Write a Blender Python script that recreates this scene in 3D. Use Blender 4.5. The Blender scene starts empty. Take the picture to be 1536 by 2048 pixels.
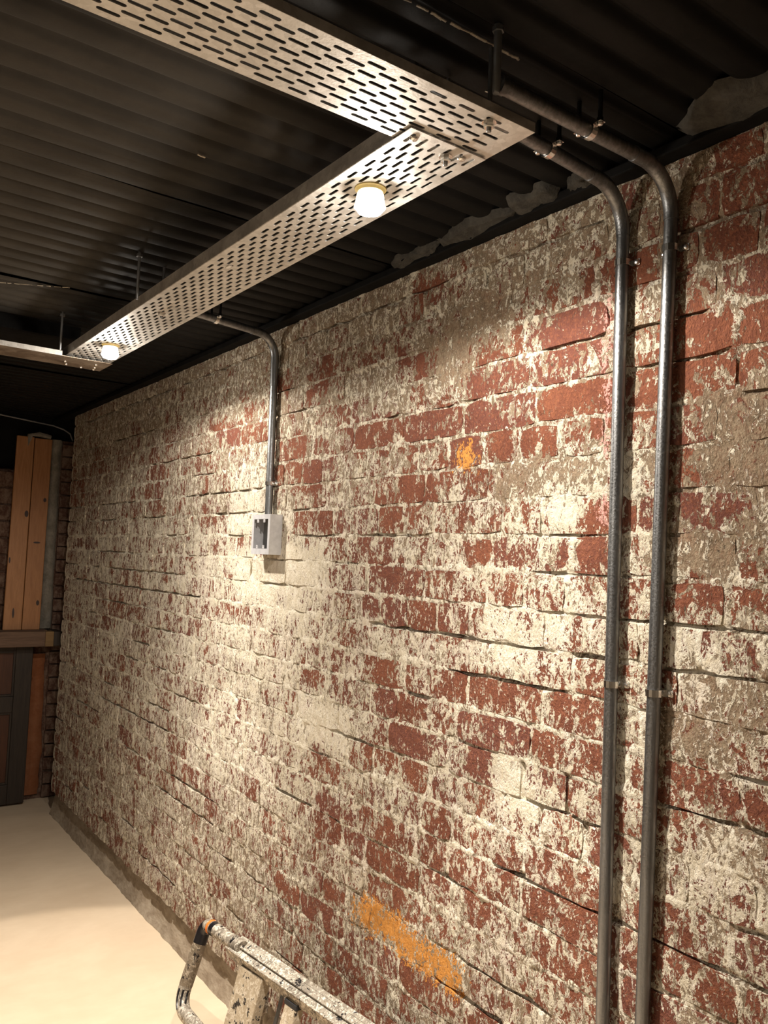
import bpy, bmesh, math, random
import numpy as np
from mathutils import Vector, Matrix
random.seed(7)
S = bpy.context.scene
COL = S.collection

# ------------------------------------------------------------------ camera
CAM = Vector((0.0, 0.0, 1.530))
R_ = Vector((0.80957022, -0.58556637, 0.04132892))
U_ = Vector((-0.06806674, -0.02370933, 0.99739901))
F_ = Vector((0.58306344, 0.81027766, 0.05905196))
cd = bpy.data.cameras.new('camera')
cam = bpy.data.objects.new('camera', cd); COL.objects.link(cam)
cam.matrix_world = Matrix(((R_.x, U_.x, -F_.x, CAM.x), (R_.y, U_.y, -F_.y, CAM.y),
                           (R_.z, U_.z, -F_.z, CAM.z), (0, 0, 0, 1)))
cd.sensor_fit = 'HORIZONTAL'; cd.sensor_width = 36.0
cd.lens = 1632.18 / 1536.0 * 36.0
cd.clip_start = 0.02
S.camera = cam

# ------------------------------------------------------------------ world, exposure, lamp powers
w = bpy.data.worlds.new('world'); S.world = w; w.use_nodes = True
w.node_tree.nodes['Background'].inputs[0].default_value = (1.0, 0.85, 0.7, 1)
w.node_tree.nodes['Background'].inputs[1].default_value = 0.006
S.view_settings.view_transform = 'Standard'; S.view_settings.look = 'None'
S.view_settings.gamma = 1.0; S.view_settings.use_curve_mapping = False
S.view_settings.exposure = 1.0
LAMP_COL = (1.0, 0.91, 0.795)
FLOOD, CORE, INNER, SPILL, SIDE = 7.0, 52.0, 46.0, 21.0, 2.0        # the zones of one lamp's beam, in watts
LENS_GLOW = 40.0

# ------------------------------------------------------------------ node helpers
def new_mat(name):
    m = bpy.data.materials.new(name); m.use_nodes = True
    nt = m.node_tree; nt.nodes.clear()
    out = nt.nodes.new('ShaderNodeOutputMaterial'); b = nt.nodes.new('ShaderNodeBsdfPrincipled')
    nt.links.new(b.outputs[0], out.inputs[0])
    return m, nt, b
def put(nt, sock, v):
    if v is None: return
    if isinstance(v, bpy.types.NodeSocket): nt.links.new(v, sock)
    elif isinstance(v, (tuple, list)) and len(v) == 3 and sock.type == 'RGBA': sock.default_value = (*v, 1)
    else: sock.default_value = v
def mth(nt, op, a, b=None, c=None, clamp=False):
    n = nt.nodes.new('ShaderNodeMath'); n.operation = op; n.use_clamp = clamp
    put(nt, n.inputs[0], a); put(nt, n.inputs[1], b); put(nt, n.inputs[2], c)
    return n.outputs[0]
def mixc(nt, f, a, b):
    n = nt.nodes.new('ShaderNodeMix'); n.data_type = 'RGBA'
    put(nt, n.inputs[0], f); put(nt, n.inputs[6], a); put(nt, n.inputs[7], b)
    return n.outputs[2]
def step(nt, v, a, b, lo=0.0, hi=1.0):
    n = nt.nodes.new('ShaderNodeMapRange'); n.interpolation_type = 'SMOOTHSTEP'
    put(nt, n.inputs[0], v); put(nt, n.inputs[1], a); put(nt, n.inputs[2], b)
    put(nt, n.inputs[3], lo); put(nt, n.inputs[4], hi)
    return n.outputs[0]
def noise(nt, vec, scale, detail=4, rough=0.6, dist=0.0):
    n = nt.nodes.new('ShaderNodeTexNoise')
    put(nt, n.inputs['Vector'], vec); n.inputs['Scale'].default_value = scale
    n.inputs['Detail'].default_value = detail; n.inputs['Roughness'].default_value = rough
    n.inputs['Distortion'].default_value = dist
    return n.outputs[0]
def position(nt, scale=(1, 1, 1), off=(0, 0, 0)):
    g = nt.nodes.new('ShaderNodeNewGeometry'); m = nt.nodes.new('ShaderNodeMapping')
    nt.links.new(g.outputs['Position'], m.inputs[0]); m.inputs[1].default_value = off; m.inputs[3].default_value = scale
    return m.outputs[0]
def objpos(nt, scale=(1, 1, 1)):
    g = nt.nodes.new('ShaderNodeTexCoord'); m = nt.nodes.new('ShaderNodeMapping')
    nt.links.new(g.outputs['Object'], m.inputs[0]); m.inputs[3].default_value = scale
    return m.outputs[0]
def bump(nt, b, h, dist, strength=1.0):
    n = nt.nodes.new('ShaderNodeBump'); n.inputs['Strength'].default_value = strength
    n.inputs['Distance'].default_value = dist; nt.links.new(h, n.inputs['Height'])
    nt.links.new(n.outputs[0], b.inputs['Normal'])
def attr(nt, name):
    n = nt.nodes.new('ShaderNodeAttribute'); n.attribute_name = name
    return n.outputs['Fac']

# ------------------------------------------------------------------ materials
def mat_wall():
    m, nt, b = new_mat('weathered_brickwork')
    P = position(nt, (1, 1, .70)); P2 = position(nt, (1, 1, .62), (3.1, 7.7, 1.3)); P3 = position(nt, (1, 1, .85), (9.3, 2.2, 5.1)); P4 = position(nt, (1, 1, .66), (1.7, 4.9, 8.8))
    red, tan, wht, rnd, org, pnk = [attr(nt, k) for k in ('red', 'tan', 'wht', 'rnd', 'org', 'pnk')]
    nA = noise(nt, P, 15, 3, .6, .4); nB = noise(nt, P2, 47, 5, .68, 1.0); nF = noise(nt, P, 96, 4, .68, 1.3)
    nG = noise(nt, P4, 42, 6, .72, 1.2); nC = noise(nt, P3, 190, 3, .6, .3); nE = noise(nt, P2, 9, 3, .5); nD = noise(nt, P3, 24, 4, .66, .8)
    c0 = lambda n, k: mth(nt, 'MULTIPLY', mth(nt, 'SUBTRACT', n, .5), k)
    add = lambda *a: a[0] if len(a) == 1 else mth(nt, 'ADD', a[0], add(*a[1:]))
    rv = add(red, c0(nA, 1.6), c0(nB, 3.3), c0(nF, 1.9))
    bare = step(nt, rv, -.02, .04)
    fringe = mth(nt, 'MULTIPLY', step(nt, rv, -.34, -.02), mth(nt, 'SUBTRACT', 1, bare))
    cv = add(mth(nt, 'SUBTRACT', wht, tan), c0(nG, 5.2), c0(nF, 3.4), c0(nD, 1.2), mth(nt, 'MULTIPLY', fringe, .55))
    cream = step(nt, cv, -.03, .10)
    # lime left on the bare brick in flecks
    sv = add(mth(nt, 'MULTIPLY', wht, .6), c0(nG, 3.2), c0(nF, 1.5), c0(nC, 1.6), mth(nt, 'MULTIPLY', rv, -.35))
    fleck = step(nt, sv, .36, .44)
    # burnt brick: orange red to plum, each brick its own
    r1 = mixc(nt, step(nt, nE, .35, .65), (.21, .076, .045), (.155, .054, .034))
    r1 = mixc(nt, step(nt, rnd, .6, 1.0), r1, (.165, .062, .046))
    r1 = mixc(nt, mth(nt, 'MULTIPLY', step(nt, nC, .42, .7), .5), r1, (.36, .135, .066))
    r1 = mixc(nt, mth(nt, 'MULTIPLY', step(nt, nB, .55, .68), .45), r1, (.13, .045, .030))
    t1 = mixc(nt, step(nt, nD, .3, .7), (.31, .24, .165), (.205, .15, .10))
    t1 = mixc(nt, mth(nt, 'MULTIPLY', step(nt, nF, .46, .60), .6), t1, (.175, .100, .064))
    t1 = mixc(nt, mth(nt, 'MULTIPLY', step(nt, nB, .50, .62), .5), t1, (.29, .165, .105))
    t1 = mixc(nt, mth(nt, 'MULTIPLY', step(nt, add(c0(nG, 1.0), c0(nD, .6), c0(nB, .6)), .02, .16), .6), t1, (.115, .078, .05))
    t1 = mixc(nt, mth(nt, 'MULTIPLY', step(nt, nC, .5, .72), .5), t1, (.48, .39, .28))
    c1 = mixc(nt, step(nt, nB, .38, .62), (.64, .57, .44), (.78, .72, .60))
    c1 = mixc(nt, mth(nt, 'MULTIPLY', step(nt, nE, .5, .7), .3), c1, (.64, .53, .47))
    skin = mixc(nt, cream, t1, c1)
    bare_c = mixc(nt, mth(nt, 'MULTIPLY', fleck, .92), r1, c1)
    col = mixc(nt, bare, skin, bare_c)
    ov = add(mth(nt, 'MULTIPLY', org, .8), c0(nB, 2.6), c0(nF, 2.4), c0(nC, 1.4))
    col = mixc(nt, mth(nt, 'MULTIPLY', step(nt, ov, .50, .56), step(nt, org, .05, .15)), col, mixc(nt, nF, (.70, .34, .10), (.58, .235, .04)))
    pv = add(pnk, c0(nF, 2.6), c0(nC, 2.4))
    col = mixc(nt, mth(nt, 'MULTIPLY', step(nt, pv, .80, .9), .75), col, (.74, .40, .36))
    pit = step(nt, add(mth(nt, 'MULTIPLY', nF, .6), mth(nt, 'MULTIPLY', nG, .5), mth(nt, 'MULTIPLY', nD, .2)), .505, .465)
    col = mixc(nt, mth(nt, 'MULTIPLY', pit, .75), col, (.05, .033, .024))
    put(nt, b.inputs['Base Color'], col)
    b.inputs['Roughness'].default_value = .9; b.inputs['Specular IOR Level'].default_value = .2
    lime = mth(nt, 'MAXIMUM', mth(nt, 'MULTIPLY', bare, fleck), mth(nt, 'MULTIPLY', mth(nt, 'SUBTRACT', 1, bare), cream))
    h = add(mth(nt, 'MULTIPLY', mth(nt, 'SUBTRACT', 1, bare), .40), mth(nt, 'MULTIPLY', lime, .40), mth(nt, 'MULTIPLY', nC, .5), mth(nt, 'MULTIPLY', nF, .8), mth(nt, 'MULTIPLY', nG, .8), mth(nt, 'MULTIPLY', pit, -.8))
    bump(nt, b, h, .0075, .9)
    return m
def mat_mix(name, c1, c2, scale=20, rough=.8, metal=0.0, bd=.001, spec=.3, stretch=(1, 1, 1), lo=.35, hi=.65, obj=False, detail=5, rvar=0.0):
    m, nt, b = new_mat(name)
    P = objpos(nt, stretch) if obj else position(nt, stretch)
    n = noise(nt, P, scale, detail, .65, .4); n2 = noise(nt, P, scale * 5, 3, .6)
    f = step(nt, mth(nt, 'MULTIPLY_ADD', n2, .25, mth(nt, 'MULTIPLY', n, .75)), lo, hi)
    put(nt, b.inputs['Base Color'], mixc(nt, f, c1, c2))
    if rvar: put(nt, b.inputs['Roughness'], step(nt, n, .3, .7, rough - rvar, rough + rvar))
    else: b.inputs['Roughness'].default_value = rough
    b.inputs['Metallic'].default_value = metal; b.inputs['Specular IOR Level'].default_value = spec
    if bd: bump(nt, b, mth(nt, 'ADD', n, mth(nt, 'MULTIPLY', n2, .5)), bd)
    return m
def mat_galv(name, c1, c2, rough):
    m, nt, b = new_mat(name)
    P = position(nt)
    v = nt.nodes.new('ShaderNodeTexVoronoi'); put(nt, v.inputs['Vector'], P); v.inputs['Scale'].default_value = 95
    sp = nt.nodes.new('ShaderNodeSeparateColor'); nt.links.new(v.outputs['Color'], sp.inputs[0])
    n = noise(nt, P, 14, 5, .65, .5); n2 = noise(nt, P, 240, 3, .6)
    f = mth(nt, 'ADD', mth(nt, 'MULTIPLY', sp.outputs[0], .3), mth(nt, 'MULTIPLY', n, .9))
    put(nt, b.inputs['Base Color'], mixc(nt, step(nt, f, .35, .9), c1, c2))
    put(nt, b.inputs['Roughness'], step(nt, mth(nt, 'ADD', n, mth(nt, 'MULTIPLY', n2, .4)), .4, .95, rough - .1, rough + .12))
    b.inputs['Metallic'].default_value = .9
    bump(nt, b, n2, .0004)
    return m
def mat_steel(name, c1, c2, rough, streak):
    m, nt, b = new_mat(name)
    P = position(nt, streak); n = noise(nt, P, 30, 6, .7, .3); n2 = noise(nt, position(nt), 300, 3, .6)
    put(nt, b.inputs['Base Color'], mixc(nt, step(nt, n, .35, .68), c1, c2))
    put(nt, b.inputs['Roughness'], step(nt, n2, .3, .7, rough - .08, rough + .12))
    b.inputs['Metallic'].default_value = .92
    bump(nt, b, mth(nt, 'ADD', n, n2), .0005)
    return m
def mat_wood(name, c1, c2, axis, scale=1.0, rough=.6, knots=None, kcol=(.03, .012, .006)):
    m, nt, b = new_mat(name)
    st = [18, 18, 18]; st[axis] = 1.1
    P = objpos(nt, tuple(s * scale for s in st)); n = noise(nt, P, 2.2, 6, .62, 1.6); n2 = noise(nt, P, 11, 4, .6, .3)
    f = step(nt, mth(nt, 'MULTIPLY_ADD', n2, .35, mth(nt, 'MULTIPLY', n, .65)), .36, .64)
    col = mixc(nt, f, c1, c2)
    if knots:
        tc = nt.nodes.new('ShaderNodeTexCoord'); sp = nt.nodes.new('ShaderNodeSeparateXYZ'); nt.links.new(tc.outputs['Object'], sp.inputs[0])
        for (kx, kz, rx, rz) in knots:
            dx = mth(nt, 'DIVIDE', mth(nt, 'SUBTRACT', sp.outputs[0], kx), rx); dz = mth(nt, 'DIVIDE', mth(nt, 'SUBTRACT', sp.outputs[2], kz), rz)
            d = mth(nt, 'ADD', mth(nt, 'MULTIPLY', dx, dx), mth(nt, 'MULTIPLY', dz, dz))
            col = mixc(nt, step(nt, d, 1.25, .7), col, kcol)
    put(nt, b.inputs['Base Color'], col); b.inputs['Roughness'].default_value = rough
    bump(nt, b, n2, .0006)
    return m
def mat_plain(name, c, rough=.5, metal=0.0, emit=0.0, ecol=None):
    m, nt, b = new_mat(name)
    put(nt, b.inputs['Base Color'], mixc(nt, step(nt, noise(nt, objpos(nt), 60, 3, .6), .3, .7), c, tuple(x * .86 for x in c)))
    b.inputs['Roughness'].default_value = rough; b.inputs['Metallic'].default_value = metal
    if emit:
        put(nt, b.inputs['Emission Color'], ecol); b.inputs['Emission Strength'].default_value = emit
    return m
def mat_splat(name, base1, base2, metal, spots):
    """old aluminium or board under splashes of dried paint: bands of noise pick the colours"""
    m, nt, b = new_mat(name)
    P = position(nt)
    n = noise(nt, P, 26, 5, .65, .8); n2 = noise(nt, P, 70, 5, .68, 1.2); n3 = noise(nt, position(nt, (1, 1, 1), (4, 8, 2)), 33, 4, .6, .6)
    col = mixc(nt, step(nt, n, .35, .65), base1, base2)
    col = mixc(nt, step(nt, n2, .50, .56), col, spots[0])
    col = mixc(nt, step(nt, mth(nt, 'MULTIPLY_ADD', n2, .4, mth(nt, 'MULTIPLY', n, .6)), .57, .60), col, spots[1])
    dark = step(nt, mth(nt, 'MULTIPLY_ADD', n2, .35, mth(nt, 'MULTIPLY', n3, .65)), .578, .592)
    col = mixc(nt, dark, col, spots[2])
    put(nt, b.inputs['Base Color'], col)
    b.inputs['Metallic'].default_value = metal
    put(nt, b.inputs['Roughness'], mth(nt, 'SUBTRACT', .55, mth(nt, 'MULTIPLY', dark, .3)))
    bump(nt, b, mth(nt, 'ADD', n2, mth(nt, 'MULTIPLY', dark, .5)), .002)
    return m
M = {}
M['wall'] = mat_wall()
def mat_ceiling():
    m, nt, b = new_mat('ceiling_paint')
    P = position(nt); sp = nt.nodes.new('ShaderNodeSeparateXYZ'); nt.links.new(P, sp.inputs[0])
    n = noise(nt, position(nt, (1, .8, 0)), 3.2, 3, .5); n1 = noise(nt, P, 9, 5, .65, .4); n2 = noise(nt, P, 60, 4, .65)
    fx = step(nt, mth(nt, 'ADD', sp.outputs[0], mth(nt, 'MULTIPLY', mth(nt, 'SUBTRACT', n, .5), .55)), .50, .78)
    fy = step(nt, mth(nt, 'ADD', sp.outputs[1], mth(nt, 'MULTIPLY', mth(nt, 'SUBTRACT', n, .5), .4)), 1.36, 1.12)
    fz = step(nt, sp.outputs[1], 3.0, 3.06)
    fresh_and_shade = mth(nt, 'MAXIMUM', mth(nt, 'MAXIMUM', fx, fy), fz)  # fresh overspray by the trays, plus painted-in shade past the beam
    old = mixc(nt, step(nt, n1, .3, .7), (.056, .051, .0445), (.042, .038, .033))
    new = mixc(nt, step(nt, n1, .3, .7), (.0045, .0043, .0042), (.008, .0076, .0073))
    put(nt, b.inputs['Base Color'], mixc(nt, fresh_and_shade, old, new))
    put(nt, b.inputs['Roughness'], mth(nt, 'SUBTRACT', .75, mth(nt, 'MULTIPLY', fresh_and_shade, .2)))
    b.inputs['Specular IOR Level'].default_value = .14
    bump(nt, b, mth(nt, 'ADD', n1, mth(nt, 'MULTIPLY', n2, .3)), .0015)
    return m
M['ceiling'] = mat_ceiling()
M['black_steel'] = mat_mix('black_painted_steel', (.005, .0048, .0046), (.009, .0086, .0082), 12, .75, 0, .001, .08)
M['grey_mortar'] = mat_mix('smoked_mortar', (.032, .030, .026), (.062, .058, .050), 25, .9, 0, .004, .2)
M['chip'] = mat_mix('flaked_paint_edge', (.55, .5, .42), (.3, .27, .22), 60, .7)
M['floor'] = mat_mix('pale_floor', (.66, .52, .37), (.74, .60, .44), 2.2, .62, 0, .0006, .3, (1, 1.6, 1), .3, .7)
M['footing'] = mat_mix('footing_render', (.25, .195, .14), (.42, .355, .275), 16, .9, 0, .005, .2, (1, .5, 1))
M['plaster_dark'] = mat_mix('old_plaster', (.30, .26, .21), (.42, .37, .30), 5, .85, 0, .003)
M['galv'] = mat_galv('galvanised_sheet', (.56, .54, .51), (.72, .70, .67), .56)
M['tray_dark'] = mat_galv('brown_sheet', (.34, .27, .21), (.50, .42, .34), .45)  # darker and browner than the sheet of the other trays
M['conduit'] = mat_steel('conduit_steel', (.17, .174, .178), (.29, .294, .30), .36, (3, 3, .12))
M['zinc'] = mat_plain('bright_zinc', (.86, .85, .82), .22, 1.0)
M['rod'] = mat_plain('threaded_steel', (.30, .31, .32), .4, .9)
M['box_metal'] = mat_plain('pressed_zinc_box', (.60, .60, .62), .55, .35)
M['box_inside'] = mat_plain('box_inside', (.20, .20, .20), .6, .3)
M['lamp_body'] = mat_plain('frosted_lamp_body', (.85, .83, .78), .4, 0, 1.6, (1.0, .90, .74))
M['lamp_clip'] = mat_plain('amber_clip', (.78, .62, .26), .4)
M['lens'] = mat_plain('lamp_lens', (.9, .9, .9), .3, 0, LENS_GLOW, (1.0, .90, .74))
M['pine'] = mat_wood('pine', (.31, .135, .046), (.40, .185, .070), 2, 1.0, .5, [(.025, -.03, .011, .02), (-.055, -.31, .005, .018), (-.02, -.62, .006, .03)])
M['pine2'] = mat_wood('pine_right', (.285, .12, .040), (.37, .165, .060), 2, 1.15, .5, [(.022, .06, .009, .013), (-.012, -.20, .02, .006), (.01, -.56, .009, .016)])
M['old_timber'] = mat_wood('old_timber', (.09, .05, .03), (.155, .092, .058), 0, 1.2, .7)
M['dark_timber'] = mat_wood('dark_timber', (.036, .024, .016), (.018, .012, .008), 2, 1.0, .6)
M['door_panel'] = mat_wood('door_panel', (.085, .027, .010), (.055, .018, .007), 2, .6, .5)
M['pale_block'] = mat_wood('pale_block', (.22, .13, .05), (.17, .10, .04), 0, 1, .7)
M['orange_plaster'] = mat_mix('ochre_plaster', (.22, .072, .026), (.30, .125, .060), 6, .85, 0, .003, .2)
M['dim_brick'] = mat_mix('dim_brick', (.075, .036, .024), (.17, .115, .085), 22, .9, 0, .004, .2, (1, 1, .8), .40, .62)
M['lime'] = mat_mix('lime_render', (.16, .14, .11), (.26, .23, .19), 20, .9, 0, .004)
M['cable'] = mat_plain('white_cable', (.24, .235, .23), .5)
M['ladder'] = mat_splat('splattered_aluminium', (.19, .16, .125), (.34, .30, .24), .3, [(.62, .56, .47), (.20, .16, .11), (.012, .010, .012)])
M['ladder_step'] = mat_splat('splattered_step', (.36, .29, .20), (.46, .38, .27), .1, [(.60, .53, .42), (.36, .29, .20), (.02, .018, .018)])
M['black_tape'] = mat_plain('black_tape', (.012, .011, .013), .25)
M['orange_tape'] = mat_plain('orange_tape', (.75, .20, .03), .5)
M['rubber'] = mat_plain('black_rubber', (.02, .02, .022), .7)
M['brown_sleeve'] = mat_splat('brown_sleeve', (.15, .115, .075), (.21, .165, .115), .1, [(.40, .34, .26), (.13, .10, .065), (.015, .012, .012)])
M['crust'] = mat_mix('dried_plaster', (.62, .56, .47), (.78, .73, .64), 40, .8, 0, .004)

# ------------------------------------------------------------------ object helpers
def link(name, me, parent=None, mat=None):
    o = bpy.data.objects.new(name, me); COL.objects.link(o)
    if mat is not None and me is not None: me.materials.append(mat)
    if parent is not None: o.parent = parent
    return o
def mesh(name, vs, fs, mat=None, parent=None, smooth=False, loc=None):
    me = bpy.data.meshes.new(name); me.from_pydata([tuple(v) for v in vs], [], fs); me.update()
    if smooth: me.polygons.foreach_set('use_smooth', [True] * len(me.polygons))
    o = link(name, me, parent, mat)
    if loc is not None: o.location = loc
    return o
def tag(o, label=None, cat=None, group=None, kind=None):
    if label: o['label'] = label
    if cat: o['category'] = cat
    if group: o['group'] = group
    if kind: o['kind'] = kind
    return o
def thing(name, label, cat, loc=(0, 0, 0), group=None):
    o = bpy.data.objects.new(name, None); COL.objects.link(o); o.location = loc; o.empty_display_size = .05
    return tag(o, label, cat, group)
class MB:
    def __init__(s): s.v = []; s.f = []
    def add(s, vs, fs):
        n = len(s.v); s.v += [tuple(v) for v in vs]; s.f += [tuple(i + n for i in f) for f in fs]; return s
    def box(s, a, b, bev=0.0):
        bm = bmesh.new(); bmesh.ops.create_cube(bm, size=1)
        c = [(a[i] + b[i]) / 2 for i in range(3)]; d = [abs(b[i] - a[i]) for i in range(3)]
        for v in bm.verts: v.co = Vector([c[i] + v.co[i] * d[i] for i in range(3)])
        if bev: bmesh.ops.bevel(bm, geom=bm.edges[:], offset=bev, segments=2, affect='EDGES', profile=.5)
        bm.verts.index_update(); s.add([v.co[:] for v in bm.verts], [[v.index for v in f.verts] for f in bm.faces]); bm.free(); return s
    def obox(s, p, q, wid, thk, up=(0, 0, 1), bev=0.0):
        """bar from p to q, wid along the side axis, thk along the up axis"""
        p = Vector(p); q = Vector(q); d = (q - p); L = d.length; d.normalize()
        side = d.cross(Vector(up)).normalized(); u = side.cross(d).normalized()
        m = MB(); m.box((-wid / 2, 0, -thk / 2), (wid / 2, L, thk / 2), bev)
        s.add([p + side * v[0] + d * v[1] + u * v[2] for v in m.v], m.f); return s
    def tube(s, pts, r, n=14, caps=True, rr=None):
        pts = [Vector(p) for p in pts]; T = []
        for i in range(len(pts)):
            a = pts[max(0, i - 1)]; c = pts[min(len(pts) - 1, i + 1)]; T.append((c - a).normalized())
        ref = Vector((0, 0, 1)) if abs(T[0].z) < .9 else Vector((1, 0, 0))
        nrm = T[0].cross(ref).normalized(); vs = []; fs = []
        for i, p in enumerate(pts):
            nrm = (nrm - T[i] * nrm.dot(T[i])).normalized(); bi = T[i].cross(nrm)
            rad = rr[i] if rr else r
            for k in range(n):
                a = 2 * math.pi * k / n; vs.append(p + (nrm * math.cos(a) + bi * math.sin(a)) * rad)
        for i in range(len(pts) - 1):
            for k in range(n):
                fs.append((i * n + k, i * n + (k + 1) % n, (i + 1) * n + (k + 1) % n, (i + 1) * n + k))
        if caps: fs.append(tuple(range(n))[::-1]); fs.append(tuple(range((len(pts) - 1) * n, len(pts) * n)))
        s.add(vs, fs); return s
    def lathe(s, o, axis, prof, n=20):
        """prof: (distance along axis, radius)"""
        o = Vector(o); ax = Vector(axis).normalized(); ref = Vector((1, 0, 0)) if abs(ax.x) < .9 else Vector((0, 1, 0))
        a1 = ax.cross(ref).normalized(); a2 = ax.cross(a1); vs = []; fs = []
        for (h, r) in prof:
            for k in range(n):
                t = 2 * math.pi * k / n; vs.append(o + ax * h + (a1 * math.cos(t) + a2 * math.sin(t)) * max(r, 1e-5))
        for i in range(len(prof) - 1):
            for k in range(n): fs.append((i * n + k, i * n + (k + 1) % n, (i + 1) * n + (k + 1) % n, (i + 1) * n + k))
        fs.append(tuple(range(n))[::-1]); fs.append(tuple(range((len(prof) - 1) * n, len(prof) * n)))
        s.add(vs, fs); return s
    def build(s, name, mat, parent=None, smooth=False, base=None):
        """base: where the object's own origin sits"""
        vs = s.v if base is None else [(v[0] - base[0], v[1] - base[1], v[2] - base[2]) for v in s.v]
        o = mesh(name, vs, s.f, mat, parent, False, base)
        if smooth:
            me = o.data; me.polygons.foreach_set('use_smooth', [True] * len(me.polygons)); me.set_sharp_from_angle(angle=math.radians(40))
        return o
def arc(p0, corner, p1, r, n=10):
    """p0 -> rounded corner -> p1"""
    p0, c, p1 = Vector(p0), Vector(corner), Vector(p1); d0 = (p0 - c).normalized(); d1 = (p1 - c).normalized()
    ang = d0.angle(d1); t = r / math.tan(ang / 2); a = c + d0 * t; b = c + d1 * t
    cen = c + (d0 + d1).normalized() * (r / math.sin(ang / 2)); out = []
    v0 = a - cen; v1 = b - cen; tot = v0.angle(v1)
    for i in range(n + 1):
        k = i / n; out.append(cen + (v0 * math.sin((1 - k) * tot) + v1 * math.sin(k * tot)) / math.sin(tot))
    return out
rng = np.random.RandomState(11)
def vnoise(y, z, scale, seed, oct=4, gain=.55):
    """numpy value noise, about -1..1"""
    out = np.zeros(np.broadcast(y, z).shape); amp = 1.0; tot = 0
    for o in range(oct):
        g = np.random.RandomState(seed + o * 17).rand(256, 256) * 2 - 1
        a = np.asarray(y) * scale + 37.3 + o * 5.1; c = np.asarray(z) * scale + 11.7 + o * 3.3
        i = np.floor(a).astype(int); j = np.floor(c).astype(int); u = a - i; v = c - j
        u = u * u * (3 - 2 * u); v = v * v * (3 - 2 * v); i %= 256; j %= 256; i1 = (i + 1) % 256; j1 = (j + 1) % 256
        out = out + amp * (g[i, j] * (1 - u) * (1 - v) + g[i1, j] * u * (1 - v) + g[i, j1] * (1 - u) * v + g[i1, j1] * u * v)
        tot += amp; amp *= gain; scale *= 2.03
    return out / tot * 1.6
RED=[(0.76,2.301,0.726,2.254),(0.832,2.28,0.764,2.225),(0.775,2.213,0.725,2.149),(0.814,2.216,0.787,2.155),(0.871,2.159,0.809,2.092),(0.801,2.154,0.733,2.066),(0.751,2.058,0.73,2.027),(1.001,2.15,0.957,2.08),(0.863,2.059,0.841,1.994),(0.788,2.021,0.724,1.983),(0.826,1.996,0.757,1.92),(0.892,1.992,0.867,1.965),(0.76,1.986,0.721,1.923),(0.902,1.917,0.844,1.862),(0.831,1.92,0.766,1.853),(0.743,1.897,0.72,1.846),(1.106,2.168,1.045,2.088),(1.076,2.065,1.046,2.007),(1.612,2.203,1.507,2.142),(1.601,2.123,1.558,2.093),(1.442,2.068,1.338,2.008),(1.287,2.072,1.21,2.007),(1.194,2.079,1.083,1.98),(1.075,2.065,1.043,2.005),(1.137,1.99,1.05,1.913),(1.18,1.988,1.146,1.949),(1.319,1.986,1.21,1.917),(1.475,1.985,1.398,1.914),(1.378,1.966,1.337,1.921),(1.23,1.924,1.041,1.821),(1.465,1.904,1.346,1.838),(1.614,1.913,1.491,1.84),(1.164,1.838,1.043,1.761),(1.317,1.837,1.24,1.777),(1.242,1.832,1.182,1.765),(1.394,1.837,1.326,1.764),(1.476,1.836,1.417,1.759),(1.58,1.832,1.491,1.766),(1.454,1.762,1.357,1.697),(1.1,1.679,1.055,1.615),(1.106,1.598,1.04,1.573),(1.456,1.562,1.308,1.533),(1.309,1.559,1.279,1.534),(1.111,1.567,1.055,1.54),(1.185,1.566,1.125,1.538),(1.37,1.513,1.291,1.459),(1.271,1.423,1.199,1.38),(1.204,1.357,1.144,1.293),(1.478,1.277,1.351,1.216),(1.337,1.262,1.255,1.224),(1.181,1.271,1.104,1.24),(1.092,1.28,1.039,1.223),(1.383,1.182,1.156,1.152),(1.571,1.184,1.418,1.161),(1.433,1.117,1.319,1.066),(1.092,1.183,1.042,1.146),(1.188,1.107,1.119,1.077),(2.435,2.14,2.367,2.078),(2.412,1.91,2.22,1.824),(2.404,1.831,2.13,1.753),(2.207,2.147,2.087,2.059),(1.962,1.919,1.796,1.833),(1.719,1.908,1.594,1.836),(1.598,1.899,1.532,1.839),(1.701,1.756,1.589,1.69),(1.694,1.983,1.641,1.913),(2.097,1.67,2,1.61),(1.826,1.667,1.627,1.62),(1.789,2.147,1.706,2.064),(2.017,1.975,1.969,1.913),(1.661,2.065,1.631,1.992),(1.72,2.25,1.501,2.127),(1.839,1.516,1.656,1.461),(1.866,1.421,1.785,1.385),(1.783,1.432,1.665,1.367),(1.621,1.427,1.553,1.375),(1.83,1.267,1.738,1.226),(1.791,1.187,1.631,1.124),(1.624,1.186,1.493,1.143),(1.666,1.1,1.566,1.079),(1.824,1.032,1.637,1.001),(2.189,1.193,2.103,1.151),(1.786,1.109,1.69,1.071),(2.827,1.995,2.713,1.928),(3.045,1.708,2.919,1.657),(0.991,1.913,0.944,1.841),(0.904,1.913,0.84,1.853),(0.903,1.765,0.856,1.69),(0.861,1.68,0.826,1.635),(0.806,1.679,0.774,1.649),(1.001,1.672,0.946,1.614),(0.985,1.599,0.944,1.531),(0.882,1.517,0.833,1.484),(0.774,1.522,0.722,1.491),(0.728,1.564,0.716,1.544),(0.895,1.359,0.858,1.3),(1.095,1.279,1.043,1.219),(0.881,1.191,0.824,1.167),(0.817,1.19,0.79,1.138),(0.773,1.155,0.752,1.142),(0.742,1.163,0.711,1.141),(0.9,1.111,0.864,1.096),(2.057,0.825,1.897,0.812),(2.267,0.521,2.115,0.512),(2.038,0.604,1.93,0.586)]
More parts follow.
